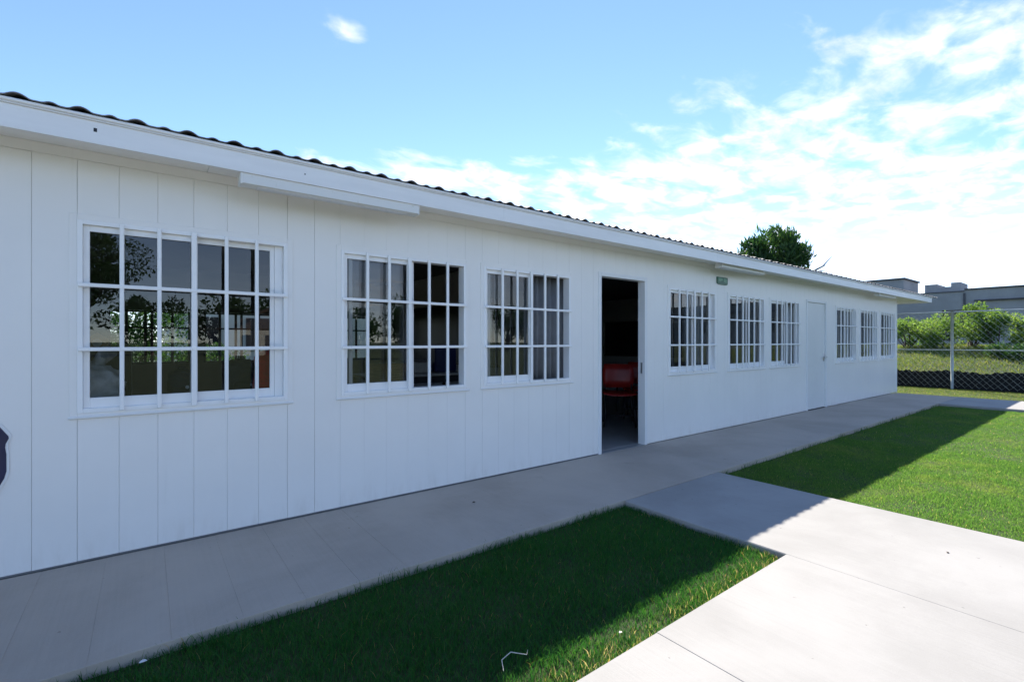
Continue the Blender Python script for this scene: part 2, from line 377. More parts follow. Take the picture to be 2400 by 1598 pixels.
# ------------------------------------------------------------------ the building
bld = empty('classroom_building', (7, 0, 0), 'long single-storey white panelled classroom building with barred windows and dark corrugated roof', 'building')
WINS = [(-0.33, 0.84), (1.235, 2.405), (2.61, 3.78), (5.64, 6.81), (7.2, 8.37), (8.585, 9.755), (11.56, 12.73), (13.0, 14.17), (14.42, 15.59)]
Z0, Z1 = 0.90, 2.065
DOORS = [(4.29, 5.11, 2.11), (10.13, 11.01, 2.10)]
TOP = 2.489; XL = -4.05
ops = sorted([(a, c, Z0, Z1) for a, c in WINS] + [(a, c, -0.01, z) for a, c, z in DOORS])
wall = MB()
cur = XL + 0.08
for a, c, z0, z1 in ops:
    e = 0.0 if z0 > 0 else 0.03
    wall.box(cur, a - e, 0.013, 0.10, 0.0, TOP)
    if z0 > 0: wall.box(a, c, 0.013, 0.10, 0.0, z0)
    wall.box(a - e, c + e, 0.013, 0.10, z1 + e, TOP)
    cur = c + e
wall.box(cur, X_END - 0.012, 0.013, 0.10, 0.0, TOP)
wall = wall.build('wall', M['panel'], bld)
tag(wall, kind=None)
# painted wall panels, one piece each, cut round the openings
CAS = 0.036
cuts = [(-0.525 + 0.195 * k) for k in range(-18, 84)]
cuts = [c for c in cuts if XL < c < X_END - 0.03] + [X_END - 0.02]
rects = [(a - 0.012, c + 0.012, Z0 - 0.012, Z1 + 0.012) for a, c in WINS] + [(a - 0.05, c + 0.05, -1, z + 0.05) for a, c, z in DOORS]
def put_panel(a, c, z0, z1):
    if c - a < 0.012 or z1 - z0 < 0.02: return
    g = 0.0005 if a < 0.8 else 0.0002
    box('panel', a + g, c - g, 0.0, 0.012, z0, z1, M['panel'], bld_wall, bv=0.0018 if a < 0.8 else 0.0010)
bld_wall = wall
for a, c in zip(cuts[:-1], cuts[1:]):
    xs = sorted({a, c} | {x for r in rects for x in (r[0], r[1]) if a < x < c})
    mb = MB()
    for x0, x1 in zip(xs[:-1], xs[1:]):
        mid = (x0 + x1) / 2; zs = [(0.012, 2.426)]
        for r in rects:
            if r[0] < mid < r[1]:
                nz = []
                for p0, p1 in zs:
                    if r[2] > p0: nz.append((p0, min(p1, r[2])))
                    if r[3] < p1: nz.append((max(p0, r[3]), p1))
                zs = nz
        if len(xs) == 2:
            for p0, p1 in zs: put_panel(x0, x1, p0, p1)
        else:
            for p0, p1 in zs: mb.box(x0 + (0.001 if x0 == a else 0), x1 - (0.001 if x1 == c else 0), 0.0, 0.012, p0, p1)
    if mb.V: mb.build('panel', M['panel'], wall)
box('head_trim', XL + 0.08, X_END, -0.005, 0.0125, 2.4265, 2.4875, M['panel'], bld, bv=0.002)
box('corner_post', X_END - 0.02, X_END + 0.022, -0.012, 0.05, 0.0, 2.486, M['trim'], bld, bv=0.004)
box('base_channel', XL + 0.08, DOORS[0][0] - 0.045, 0.006, 0.0128, 0.0, 0.0115, M['curtain'], bld)
# other walls
ew = MB(); ew.box(X_END - 0.09, X_END, 0.1005, DEPTH, 0, TOP); ew.build('end_wall', M['panel'], bld)
box('end_wall', XL, XL + 0.079, 0.0, DEPTH, 0, TOP, M['panel'], bld)
BW = [(-0.45, 0.55), (0.72, 1.75), (2.4, 3.4)]; BZ0, BZ1 = 1.0, 1.80
bw = MB(); cur = XL + 0.08
for a, c in BW:
    bw.box(cur, a, DEPTH - 0.09, DEPTH - 0.001, 0, TOP); bw.box(a, c, DEPTH - 0.09, DEPTH - 0.001, 0, BZ0); bw.box(a, c, DEPTH - 0.09, DEPTH - 0.001, BZ1, TOP); cur = c
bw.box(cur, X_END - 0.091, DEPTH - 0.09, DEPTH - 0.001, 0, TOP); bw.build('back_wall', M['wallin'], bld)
for a, c in BW:
    w = MB(); y = DEPTH - 0.06
    for x in (a, a + (c - a) * 0.2, a + (c - a) * 0.42, a + (c - a) * 0.5, a + (c - a) * 0.75, c - 0.03): w.box(x, x + 0.036, y, y + 0.03, BZ0, BZ1)
    for z in (BZ0, BZ0 + (BZ1 - BZ0) * 0.66, BZ1 - 0.03): w.box(a, c, y - 0.006, y + 0.024, z, z + 0.026)
    wo_ = w.build('rear_window', M['blackmetal'], bld)
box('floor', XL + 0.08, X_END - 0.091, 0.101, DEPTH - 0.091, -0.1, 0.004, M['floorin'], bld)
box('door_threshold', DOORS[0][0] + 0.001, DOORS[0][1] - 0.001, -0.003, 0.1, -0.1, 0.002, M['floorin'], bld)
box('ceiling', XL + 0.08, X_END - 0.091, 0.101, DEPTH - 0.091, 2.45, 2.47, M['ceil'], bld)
for px in (3.93, 10.03):
    box('partition', px, px + 0.07, 0.101, DEPTH - 0.0915, 0.005, 2.449, M['partition'], bld)

# windows
def window(x0, x1, near=True, right_open=False, left_open=False):
    fw = 0.026; xm = (x0 + x1) / 2 + 0.002
    f = MB()
    f.box(x0, x0 + fw, -0.014, 0.085, Z0, Z1, bv=0.002); f.box(x1 - fw, x1, -0.014, 0.085, Z0, Z1, bv=0.002)
    f.box(x0 + fw, x1 - fw, -0.014, 0.085, Z1 - fw, Z1, bv=0.002); f.box(x0 + fw, x1 - fw, -0.014, 0.085, Z0, Z0 + fw, bv=0.002)
    fr = f.build('window', M['frame'], bld)
    c = MB(); w = CAS
    c.box(x0 - w, x0, -0.009, 0.012, Z0 - w, Z1 + w, bv=0.002); c.box(x1, x1 + w, -0.009, 0.012, Z0 - w, Z1 + w, bv=0.002)
    c.box(x0, x1, -0.009, 0.0118, Z1, Z1 + w, bv=0.002); c.box(x0, x1, -0.009, 0.0118, Z0 - w, Z0, bv=0.002)
    c.build('casing', M['panel'], fr)
    box('sill', x0 - w - 0.004, x1 + w + 0.004, -0.022, -0.0095, Z0 - 0.032, Z0 - 0.018, M['trim'], fr, bv=0.003)
    zi0, zi1 = Z0 + fw, Z1 - fw; st = 0.030
    def sash(a, c, y, glass=True):
        s = MB()
        s.box(a, a + st, y, y + 0.022, zi0, zi1, bv=0.002); s.box(c - st, c, y, y + 0.022, zi0, zi1, bv=0.002)
        s.box(a + st, c - st, y, y + 0.022, zi0, zi0 + 0.062, bv=0.002); s.box(a + st, c - st, y, y + 0.022, zi1 - 0.036, zi1, bv=0.002)
        s.build('sash', M['frame'], fr)
        box('gasket', a + st, c - st, y + 0.006, y + 0.009, zi1 - 0.0375, zi1 - 0.0362, M['blackmetal'], fr)
        me = MB().add([(a + st - .004, y + .012, zi0 + .058), (c - st + .004, y + .012, zi0 + .058), (c - st + .004, y + .012, zi1 - .032), (a + st - .004, y + .012, zi1 - .032)], [(0, 1, 2, 3)])
        me.build('pane', M['glass'], fr)
    L = (x0 + fw, xm + 0.02); Rr = (xm - 0.02, x1 - fw)
    if left_open: sash(Rr[0] + .03, Rr[1] , 0.012)
    else: sash(L[0], L[1], 0.012)
    if right_open: sash(L[0] + 0.055, L[1] + 0.05, 0.045)
    elif left_open: sash(Rr[0], Rr[1] - 0.06, 0.045)
    else: sash(Rr[0], Rr[1] - (0.055 if near else 0), 0.045)
    if near and not right_open: box('jamb_filler', Rr[1] - 0.0545, Rr[1] - 0.0005, 0.035, 0.055, zi0, zi1, M['frame'], fr, bv=0.002)
    # security grille standing just proud of the frame
    bwid = 0.0115
    nbar = 7
    xs = [x0 + 0.022 + (x1 - x0 - 0.044) * i / (nbar - 1) for i in range(nbar)]
    for i, x in enumerate(xs[1:-1]):
        hw = bwid * (1.35 if i == 2 else 1.0)
        box('grille_bar', x - hw, x + hw, -0.038, -0.0165, Z0 + 0.004, Z1 - 0.004, M['frame'], fr, bv=0.003)
    for z in (1.285, 1.672):
        box('grille_bar', x0 + 0.004, x1 - 0.004, -0.0405, -0.0195, z - 0.0115, z + 0.0115, M['frame'], fr, bv=0.003)
    return fr
cfg = [(True, False, False), (True, True, False), (True, True, False), (False, False, False), (False, False, False), (False, True, False), (False, False, False), (False, False, False), (False, False, False)]
wobj = [window(a, c, *k) for (a, c), k in zip(WINS, cfg)]
# doors
def doorframe(a, c, z, name='door_frame'):
    f = MB()
    f.box(a - 0.05, a, -0.012, 0.10, 0, z + 0.05, bv=0.003); f.box(c, c + 0.05, -0.012, 0.10, 0, z + 0.05, bv=0.003)
    f.box(a, c, -0.012, 0.10, z, z + 0.05, bv=0.003)
    return f.build(name, M['trim'], bld)
df = doorframe(*DOORS[0])
# strike plate on the right jamb
k = MB(); k.box(DOORS[0][1] - 0.004, DOORS[0][1] - 0.0005, 0.03, 0.055, 0.92, 1.06); k.build('strike_plate', M['steel'], df)
# open leaf, swung inward against the left side
lf = MB(); lf.box(DOORS[0][0] - 0.03, DOORS[0][0] + 0.008, 0.104, 0.90, 0.012, 2.10, bv=0.003); lf = lf.build('door', M['frame'], bld)
hd = MB(); hd.tube([(DOORS[0][0] + 0.008, 0.83, 1.0), (DOORS[0][0] + 0.05, 0.83, 1.0), (DOORS[0][0] + 0.05, 0.73, 1.0)], 0.009); hd.build('handle', M['steel'], lf, True)
df2 = doorframe(*DOORS[1])
M['door'] = simple('door_paint', (0.76, 0.76, 0.74), 0.4, 0.03, 1.5)
d2 = MB(); d2.box(DOORS[1][0] + 0.004, DOORS[1][1] - 0.004, 0.012, 0.05, 0.012, DOORS[1][2] - 0.004, bv=0.003); d2 = d2.build('door', M['door'], bld)
hx = DOORS[1][1] - 0.06
for hz_ in (0.25, 1.05, 1.85): box('hinge', DOORS[1][0] + 0.0045, DOORS[1][0] + 0.02, 0.004, 0.0115, hz_ - 0.05, hz_ + 0.05, M['steel'], d2)
h = MB(); h.box(hx - 0.03, hx + 0.03, 0.006, 0.0115, 0.94, 1.10, bv=0.002); h.tube([(hx, 0.008, 1.02), (hx, -0.05, 1.02), (hx - 0.13, -0.05, 1.02)], 0.010); h.build('handle', M['steel'], d2, True)

# roof: eaves, fascia boards, corrugated sheets
EY = -0.33
x = XL - 0.5; fx = [x] + [2.6 + 3.66 * i for i in range(4)] + [ROOF_END]
for a, c in zip(fx[:-1], fx[1:]):
    box('fascia_board', a + 0.0001, c - 0.0001, EY - 0.016, EY, 2.432, 2.555, M['fascia'], bld, bv=0.0008)
    box('drip_edge', a, c, EY - 0.026, EY + 0.01, 2.5555, 2.565, M['trim'], bld, bv=0.003)
    box('gutter_lip', a, c, EY - 0.034, EY + 0.01, 2.5655, 2.584, M['fascia'], bld, bv=0.005)
x = XL - 0.5
while x < ROOF_END - 0.1:
    c = min(x + 1.22, ROOF_END - 0.03)
    box('soffit_board', x + 0.0012, c - 0.0012, EY + 0.0005, -0.0052, 2.4865, 2.496, M['soffit'], bld, bv=0.0006); x += 1.22
box('soffit_board', X_END + 0.023, ROOF_END - 0.03, -0.0048, DEPTH, 2.4865, 2.496, M['soffit'], bld)
box('barge_board', ROOF_END - 0.029, ROOF_END - 0.012, EY + 0.001, DEPTH + 0.3, 2.432, 2.56, M['fascia'], bld, bv=0.002)
box('fascia_nail_hole', -0.233, -0.218, EY - 0.0168, EY - 0.0162, 2.497, 2.518, M['blackmetal'], bld)
box('fascia_nail_hole', 0.875, 0.882, EY - 0.0168, EY - 0.0162, 2.492, 2.502, M['blackmetal'], bld)
P = 0.2453; SLOPE = math.tan(R(11)); YE = EY - 0.042; YR = 2.5; ZE = 2.5895
prof = []
NS = 22
for i in range(NS * 4 + 1):
    t = (i / NS) % 1.0
    big = 0.0215 * max(0, math.cos((t - 0.0) * math.pi / 0.40)) if min(t, 1 - t) < 0.2 else 0
    if t > 0.8: big = 0.0215 * max(0, math.cos((1 - t) * math.pi / 0.40))
    sm = 0.011 * max(0, math.cos((t - 0.52) * math.pi / 0.26)) if abs(t - 0.52) < 0.13 else 0
    prof.append((i * P / NS, max(big, sm)))
def roof_sheet_mesh(front):
    V = []; F = []; n = len(prof); ys = (YE, 0.6, YR) if front else (YR, 3.9, 2 * YR - YE)
    for th in (0.0, -0.0055):
        for y in ys:
            z = ZE + SLOPE * ((y - YE) if front else (2 * YR - YE - y))
            for px_, pz in prof: V.append((px_, y, z + pz + th))
    for s in range(2):
        o = s * 3 * n
        for r in range(2):
            for i in range(n - 1):
                q = (o + r * n + i, o + r * n + i + 1, o + (r + 1) * n + i + 1, o + (r + 1) * n + i); F.append(q if s == 0 else q[::-1])
    for r in ((0, 3 * n), (2 * n, 5 * n)):
        for i in range(n - 1): F.append((r[0] + i, r[1] + i, r[1] + i + 1, r[0] + i + 1))
    me = MB().add(V, F).mesh('roof_sheet'); me.materials.append(M['roof']); return me
rf, rb = roof_sheet_mesh(True), roof_sheet_mesh(False)
x = -0.53 - 16 * P; i = 0
while x < ROOF_END - 0.3:
    for me in (rf, rb): link('roof_sheet', me, None, bld, (x, 0, 0.0015 * (i % 2) + random.uniform(0, 0.002)))
    x += 4 * P; i += 1
rc = MB()
for y in (YR,): rc.prism([(YR - 0.2, ZE + SLOPE * (YR - YE) + 0.018), (YR, ZE + SLOPE * (YR - YE) + 0.075), (YR + 0.2, ZE + SLOPE * (YR - YE) + 0.018), (YR, ZE + SLOPE * (YR - YE) + 0.06)], XL - 0.4, ROOF_END, 'yz')
rc.build('ridge_cap', M['roof'], bld)
for xg in (XL + 0.04, X_END - 0.05):
    gb = MB(); gb.prism([(0.0, 2.4895), (DEPTH - 0.1, 2.4895), (DEPTH - 0.1, 2.54), (YR, ZE + SLOPE * (YR - YE) - 0.02), (0.0, ZE + SLOPE * (0 - YE) - 0.03)], xg - 0.03, xg + 0.03, 'yz')
    gb.build('gable_wall', M['panel'], bld)

# ------------------------------------------------------------------ fittings on the building
lamp_labels = ['white lamp housing under the eave above the two nearest windows, stained below', 'white lamp housing under the eave above the small green sign', 'white lamp housing under the eave above the last windows before the far corner']
for lx, lb, dy, dz in zip((0.485, 6.5, 13.3), lamp_labels, (0, 0.05, 0.05), (0, 0.03, 0.03)):
    t = empty('eave_lamp', (lx + 0.64, -0.285, 2.36), lb, 'lamp', 'lamp housings under the eave')
    body = MB(); body.prism([(-0.336 + dy, 2.366 + dz), (-0.322 + dy, 2.360 + dz), (-0.246 + dy, 2.360 + dz), (-0.234 + dy, 2.366 + dz), (-0.234 + dy, 2.4855), (-0.3285 + dy, 2.4855), (-0.3285 + dy, 2.4305), (-0.336 + dy, 2.4305)], lx + 0.012, lx + 1.262, 'yz')
    body.build('housing', M['lamp'], t)
    for e0, e1 in ((lx, lx + 0.0118), (lx + 1.2622, lx + 1.274)): box('end_cap', e0, e1, -0.3385 + dy, -0.2315 + dy, 2.3585 + dz, 2.4305, M['lamp'], t, bv=0.002)
    box('diffuser', lx + 0.10, lx + 1.17, -0.318 + dy, -0.252 + dy, 2.3545 + dz, 2.3595 + dz, M['paper'], t, bv=0.002)
# small green emergency sign
sg = empty('exit_sign', (7.0, -0.01, 2.2), 'small green emergency sign with pale pictogram high on the wall', 'sign')
poly = [(6.85, 2.315), (6.85, 2.225), (6.862, 2.212), (6.90, 2.205), (7.11, 2.200), (7.135, 2.204), (7.150, 2.222), (7.15, 2.315)]
MB().prism(poly, -0.018, -0.0015).build('board', M['green'], sg)
MB().prism([(6.878, 2.300), (6.878, 2.243), (6.945, 2.243), (6.962, 2.256), (6.998, 2.262), (6.998, 2.300)], -0.0195, -0.0183).build('pictogram', M['palegreen'], sg)
MB().prism([(7.028, 2.298), (7.028, 2.248), (7.055, 2.238), (7.118, 2.236), (7.118, 2.298)], -0.0195, -0.0183).build('pictogram', M['palegreen'], sg)
# shield at the left edge
cx = -0.855
half = [(0.0, 0.955), (0.07, 0.935), (0.14, 0.925), (0.185, 0.900), (0.215, 0.862), (0.2495, 0.806), (0.251, 0.792), (0.238, 0.762), (0.236, 0.74), (0.241, 0.70), (0.241, 0.60), (0.232, 0.560), (0.198, 0.485), (0.13, 0.42), (0.05, 0.375), (0.0, 0.35)]
sh = empty('shield_sign', (cx, -0.004, 0.35), 'navy blue shield sign with white rim, cut off by the left edge', 'sign')
full = [(cx + a, z) for a, z in half] + [(cx - a, z) for a, z in half[-2:0:-1]]
MB().prism(full, -0.007, -0.0015).build('rim', M['trim'], sh)
inn = [(cx + (a - cx) * 0.955, 0.65 + (z - 0.65) * 0.955) for a, z in full]
MB().prism(inn, -0.0085, -0.0072).build('face', M['navy'], sh)

# ------------------------------------------------------------------ furniture seen through the openings
def chair(name, loc, rz, mat, legm, label, grp=None):
    t = empty(name, loc, label, 'chair', grp, rz=rz); O = WL.pop(t); WL[t] = Vector((0, 0, 0))
    def shell(pts, hw, th):      # pts: profile in (y,z); returns a curved sheet
        V = []; F = []; n = len(pts); K = 7
        for s in (0, 1):
            for i, (y, z) in enumerate(pts):
                for k in range(K):
                    q = k / (K - 1) * 2 - 1; e = 1 - 0.10 * (i in (0, n - 1)) - 0.0
                    V.append((q * hw * e, y - (0.03 * q * q if z > 0.5 else 0) + (th if s and z > 0.5 else 0), z + (0.02 * q * q if z <= 0.5 else 0) - (th if s and z <= 0.5 else 0)))
        for s in (0, 1):
            o = s * n * K
            for i in range(n - 1):
                for k in range(K - 1):
                    q = (o + i * K + k, o + i * K + k + 1, o + (i + 1) * K + k + 1, o + (i + 1) * K + k); F.append(q)
        rim = [i * K for i in range(n)] + [(n - 1) * K + k for k in range(1, K)] + [i * K + K - 1 for i in range(n - 2, -1, -1)] + list(range(K - 2, 0, -1))
        for i in range(len(rim)):
            p, q = rim[i], rim[(i + 1) % len(rim)]; F.append((p, q, q + n * K, p + n * K))
        return MB().add(V, F)
    shell([(-0.22, 0.435), (-0.20, 0.452), (-0.05, 0.445), (0.1, 0.442), (0.2, 0.458)], 0.21, 0.012).build('seat', mat, t, True)
    shell([(0.222, 0.505), (0.232, 0.62), (0.25, 0.74), (0.27, 0.84)], 0.20, 0.012).build('backrest', mat, t, True)
    for sx in (-1, 1):
        MB().tube([(sx * 0.19, -0.2, 0.0), (sx * 0.17, -0.16, 0.435)], 0.011, 6).build('leg', legm, t, True)
        MB().tube([(sx * 0.19, 0.24, 0.0), (sx * 0.17, 0.18, 0.435), (sx * 0.17, 0.262, 0.75)], 0.011, 6).build('leg', legm, t, True)
    MB().tube([(-0.185, -0.185, 0.16), (0.185, -0.185, 0.16)], 0.008, 6).build('stretcher', legm, t, True)
    return t
def table(loc, w, d, h, label, topm, legm, rz=0.0, cat='table'):
    t = empty('table', loc, label, cat, None, rz=rz); WL[t] = Vector((0, 0, 0))
    MB().box(-w / 2, w / 2, -d / 2, d / 2, h - 0.025, h, bv=0.005).build('table_top', topm, t)
    for sx in (-1, 1):
        for sy in (-1, 1): MB().tube([(sx * (w / 2 - 0.05), sy * (d / 2 - 0.05), 0), (sx * (w / 2 - 0.05), sy * (d / 2 - 0.05), h - 0.026)], 0.016, 6).build('leg', legm, t, True)
    MB().box(-w / 2 + 0.06, w / 2 - 0.06, -d / 2 + 0.06, -d / 2 + 0.075, h - 0.10, h - 0.027).build('apron', legm, t)
    return t
Fz = 0.004
CH1 = chair('chair', (6.0, 1.16, Fz), R(-46), M['red'], M['blackmetal'], 'red plastic chair facing the open doorway, nearest to the door', 'red chairs inside the open door')
CH2 = chair('chair', (6.85, 1.42, Fz), R(-58), M['red'], M['blackmetal'], 'red plastic chair just behind the front one inside the open doorway', 'red chairs inside the open door')
CH1.scale = CH2.scale = (1.25, 1.15, 1.14)
table((7.6, 2.2, Fz), 0.9, 0.5, 0.74, 'dark red desk behind the red chairs inside the doorway', simple('dark_red_top', (0.16, 0.02, 0.015), 0.4, 0.1), M['blackmetal'], R(30), 'desk')
bb = empty('blackboard', (10.0, 3.9, 1.0), 'dark blackboard on the far inner wall seen through the doorway', 'blackboard')
box('board', 10.0, 10.028, 2.2, 5.0, 0.98, 1.86, M['black'], bb); box('chalk_rail', 9.96, 9.999, 2.2, 5.0, 0.955, 0.978, M['brown'], bb)
bb = empty('blackboard', (3.9, 2.7, 1.0), 'dark blackboard seen through the open right half of the second window', 'blackboard')
box('board', 3.9, 3.928, 1.5, 4.4, 1.0, 1.93, M['black'], bb); box('chalk_rail', 3.86, 3.899, 1.5, 4.4, 0.975, 0.998, M['brown'], bb)
tag(MB().box(3.915, 3.929, 0.75, 1.32, 1.53, 1.70).build('paper_sheet', M['paper']), 'white sheet on the inner wall seen through the third window', 'paper')
# first window: table with sack, backpacks, little box with dial
table((0.3, 0.62, Fz), 2.3, 0.8, 0.86, 'long dark table standing behind the nearest window', M['brown'], M['blackmetal'])
def lump(name, loc, dims, mat, seed, folds, label, cat, exp=2.6):
    r = np.random.default_rng(seed); V = []; F = []; NU, NV = 40, 26
    ph = r.uniform(0, 6.28, 8); fq = r.uniform(2, folds, 8)
    for j in range(NV):
        lat = -math.pi / 2 + math.pi * j / (NV - 1)
        for i in range(NU):
            lon = 2 * math.pi * i / NU
            c = math.copysign(abs(math.cos(lat)) ** (2 / exp), math.cos(lat)); s = math.copysign(abs(math.sin(lat)) ** (2 / exp), math.sin(lat))
            q = 1 + 0.05 * math.sin(fq[0] * lon + 4 * lat + ph[0]) * math.cos(fq[1] * lat + ph[1]) + 0.04 * math.sin(3 * fq[2] * lat + 2 * lon + ph[2]) + 0.025 * math.sin(5 * lon + fq[3] * 2 * lat)
            V.append((dims[0] / 2 * c * math.cos(lon) * q, dims[1] / 2 * c * math.sin(lon) * q, max(0, dims[2] / 2 * (1 + s * q))))
    for j in range(NV - 1):
        for i in range(NU): F.append((j * NU + i, j * NU + (i + 1) % NU, (j + 1) * NU + (i + 1) % NU, (j + 1) * NU + i))
    t = empty(name, loc, label, cat); WL[t] = Vector((0, 0, 0))
    MB().add(V, F).build('body', mat, t, True); return t
s1 = lump('cloth_sack', (-0.28, 0.27, 0.864), (0.34, 0.28, 0.32), M['greycloth'], 3, 9, 'crumpled grey cloth sack in the lower left of the nearest window', 'sack', 2.2)
MB().tube([(0.0, 0, 0.26), (0.03, 0.02, 0.33), (0.08, 0.0, 0.40), (0.05, -0.02, 0.36)], [0.07, 0.035, 0.05, 0.02], 10).build('knot', M['greycloth'], s1, True)
def backpack(loc, rz, mat, label, sc_=1.0):
    t = lump('backpack', loc, (0.30 * sc_, 0.19 * sc_, 0.40 * sc_), mat, int(loc[0] * 100) % 50 + 60, 4, label, 'backpack', 3.2); t.rotation_euler.z = rz
    MB().box(-0.10 * sc_, 0.10 * sc_, -0.125 * sc_, -0.06 * sc_, 0.04, 0.19 * sc_, bv=0.03).build('pocket', mat, t)
    MB().tube([(-0.03, 0, 0.38 * sc_), (-0.02, 0, 0.43 * sc_), (0.02, 0, 0.43 * sc_), (0.03, 0, 0.38 * sc_)], 0.008, 6).build('handle', mat, t, True)
    MB().tube([(0.05, -0.13 * sc_, 0.115), (0.05, -0.127 * sc_, 0.115)], 0.013, 10).build('badge', M['paper'], t)
    return t
backpack((0.80, 0.24, 0.864), R(-25), M['redcloth'], 'red backpack in the lower right of the nearest window')
backpack((0.62, 0.62, 0.864), R(10), M['darkcloth'], 'dark blue backpack beside the red one behind the nearest window', 0.8)
backpack((0.22, 0.7, 0.864), R(-12), M['darkcloth'], 'black backpack in the middle of the long table behind the nearest window', 0.62)
cab = empty('cabinet', (-0.62, 2.4, Fz), 'dark brown cabinet in the gloom behind the left panes of the nearest window', 'cabinet')
box('carcass', -1.1, -0.12, 2.2, 2.6, Fz, 1.24, M['brown'], cab, bv=0.006); box('cabinet_door', -1.08, -0.625, 2.18, 2.199, 0.08, 1.2, M['brown'], cab, bv=0.004); box('cabinet_door', -0.615, -0.14, 2.18, 2.199, 0.08, 1.2, M['brown'], cab, bv=0.004)
ck = empty('mantel_clock', (-0.38, 2.33, 1.24), 'small gabled brown box with white dial on the dark cabinet', 'clock')
MB().prism([(-0.46, 1.2405), (-0.30, 1.2405), (-0.30, 1.36), (-0.38, 1.42), (-0.46, 1.36)], 2.27, 2.39).build('case', M['wood'], ck)
MB().tube([(-0.38, 2.2695, 1.32), (-0.38, 2.265, 1.32)], 0.038, 16).build('dial', M['paper'], ck)
# second window: table, wooden chair, box
table((2.35, 1.05, Fz), 1.2, 0.6, 0.98, 'high table with a box on it behind the left half of the second window', M['tabletop'], M['blackmetal'])
chair('wooden_chair', (1.95, 0.72, Fz + 0.28), R(155), M['wood'], M['wood'], 'tan wooden chair on a low stage behind the second window')
st_ = tag(MB().box(1.3, 3.3, 0.3, 1.9, Fz, 0.283, bv=0.01).build('low_stage', M['brown']), 'low dark stage under the wooden chair behind the second window', 'stage')
tag(MB().box(2.05, 2.55, 1.0, 1.25, 0.985, 1.10, bv=0.006).build('cardboard_box', M['tabletop']), 'pale flat box on the high table behind the second window', 'box')
tag(MB().box(2.62, 2.9, 1.0, 1.2, 0.985, 1.30, bv=0.01).build('storage_bin', M['navy']), 'dark blue bin standing on the high table behind the second window', 'bin')
# curtains
def curtain(x0, x1, y, z0, z1, mat, label, folds=14, amp=0.025):
    n = folds * 8; V = []; F = []
    for zz in (z0, z1):
        for i in range(n + 1):
            t = i / n; V.append((x0 + (x1 - x0) * t, y + amp * math.sin(t * folds * 2 * math.pi) + 0.010 * math.sin(t * 17 + zz), zz))
    for i in range(n): F.append((i, i + 1, n + 2 + i, n + 1 + i))
    me = MB().add(V, F); o = me.build('curtain', mat, None, True)
    so_ = o.modifiers.new('th', 'SOLIDIFY'); so_.thickness = 0.004
    tag(o, label, 'curtain', 'curtains behind the windows'); return o
curtain(3.16, 3.84, 0.17, 0.75, 2.2, M['curtain'], 'grey curtain filling the right half of the window before the open door', 7)
curtain(6.30, 6.82, 0.17, 0.75, 2.2, M['curtainlight'], 'pale curtain in the first window right of the open door', 6)
curtain(7.78, 8.42, 0.17, 0.75, 2.2, M['curtain'], 'grey curtain in the window below and right of the green sign', 7)
curtain(8.62, 9.1, 0.17, 0.75, 2.2, M['curtain'], 'grey curtain in the window just before the closed door', 6)
curtain(9.45, 9.85, 0.17, 0.75, 2.2, M['curtainlight'], 'pale curtain gathered beside the closed door', 5)
curtain(11.5, 12.75, 0.17, 0.75, 2.2, M['curtainlight'], 'pale curtain in the window just right of the closed door', 12)
curtain(12.9, 14.2, 0.17, 0.75, 2.2, M['curtain'], 'grey curtain in the middle one of the last three windows', 12)
curtain(14.4, 15.6, 0.17, 0.75, 2.2, M['curtainlight'], 'pale curtain in the last window by the far corner', 12)

# ------------------------------------------------------------------ grass
def blades(regions, name, mat, label, h0, h1, wd, near=True, lean=0.9, dry=0.04, two=True):
    Ps = []
    for x0, x1, y0, y1, dens in regions:
        n = int((x1 - x0) * (y1 - y0) * dens)
        Ps.append(np.column_stack([rng.uniform(x0, x1, n), rng.uniform(y0, y1, n)]))
    P2 = np.concatenate(Ps); n = len(P2)
    # clumping: low frequency height field
    hf = 0.75 + 0.25 * np.sin(P2[:, 0] * 7.3 + 1.3 * np.sin(P2[:, 1] * 5.1)) * np.sin(P2[:, 1] * 8.7 + 1.1 * np.sin(P2[:, 0] * 3.7))
    hh = rng.uniform(h0, h1, n) * hf; an = rng.uniform(0, 2 * np.pi, n); la = rng.uniform(0, 2 * np.pi, n)
    ln = hh * rng.uniform(0.1, lean, n); w = wd * rng.uniform(0.6, 1.3, n)
    side = np.column_stack([np.cos(an), np.sin(an), np.zeros(n)]) * w[:, None]
    base = np.column_stack([P2, np.full(n, gz - 0.003)])
    ld = np.column_stack([np.cos(la) * ln, np.sin(la) * ln, np.zeros(n)])
    tip = base + ld + np.column_stack([np.zeros(n), np.zeros(n), hh])
    rnd = np.clip(rng.beta(2, 2.4, n) * 0.9, 0, 0.9); rnd = np.where(rng.random(n) < dry, rng.uniform(0.9, 1.0, n), rnd)
    if two:
        mid = base + ld * 0.35 + np.column_stack([np.zeros(n), np.zeros(n), hh * 0.6])
        V = np.stack([base - side, base + side, mid + side * 0.75, mid - side * 0.75, tip], 1).reshape(-1, 3)
        i = np.arange(n) * 5; F = np.concatenate([np.column_stack([i, i + 1, i + 2]), np.column_stack([i, i + 2, i + 3]), np.column_stack([i + 3, i + 2, i + 4])]); rr = np.repeat(rnd, 5)
    else:
        V = np.stack([base - side, base + side, tip], 1).reshape(-1, 3); i = np.arange(n) * 3
        F = np.column_stack([i, i + 1, i + 2]); rr = np.repeat(rnd, 3)
    me = np_mesh(name, V, F, rr, mat); o = link(name, me, None)
    return tag(o, label, 'grass', kind='stuff')
G = 0.012
blades([(-0.8, PX0 - G, PY + G, WALK_Y - G, 15000), (-3.9, -0.8, PY + G, WALK_Y - G, 2500)], 'grass', M['grass'], 'shaded strip of dark green grass between walkway and pavement', 0.03, 0.062, 0.0016, lean=1.1, dry=0.012)
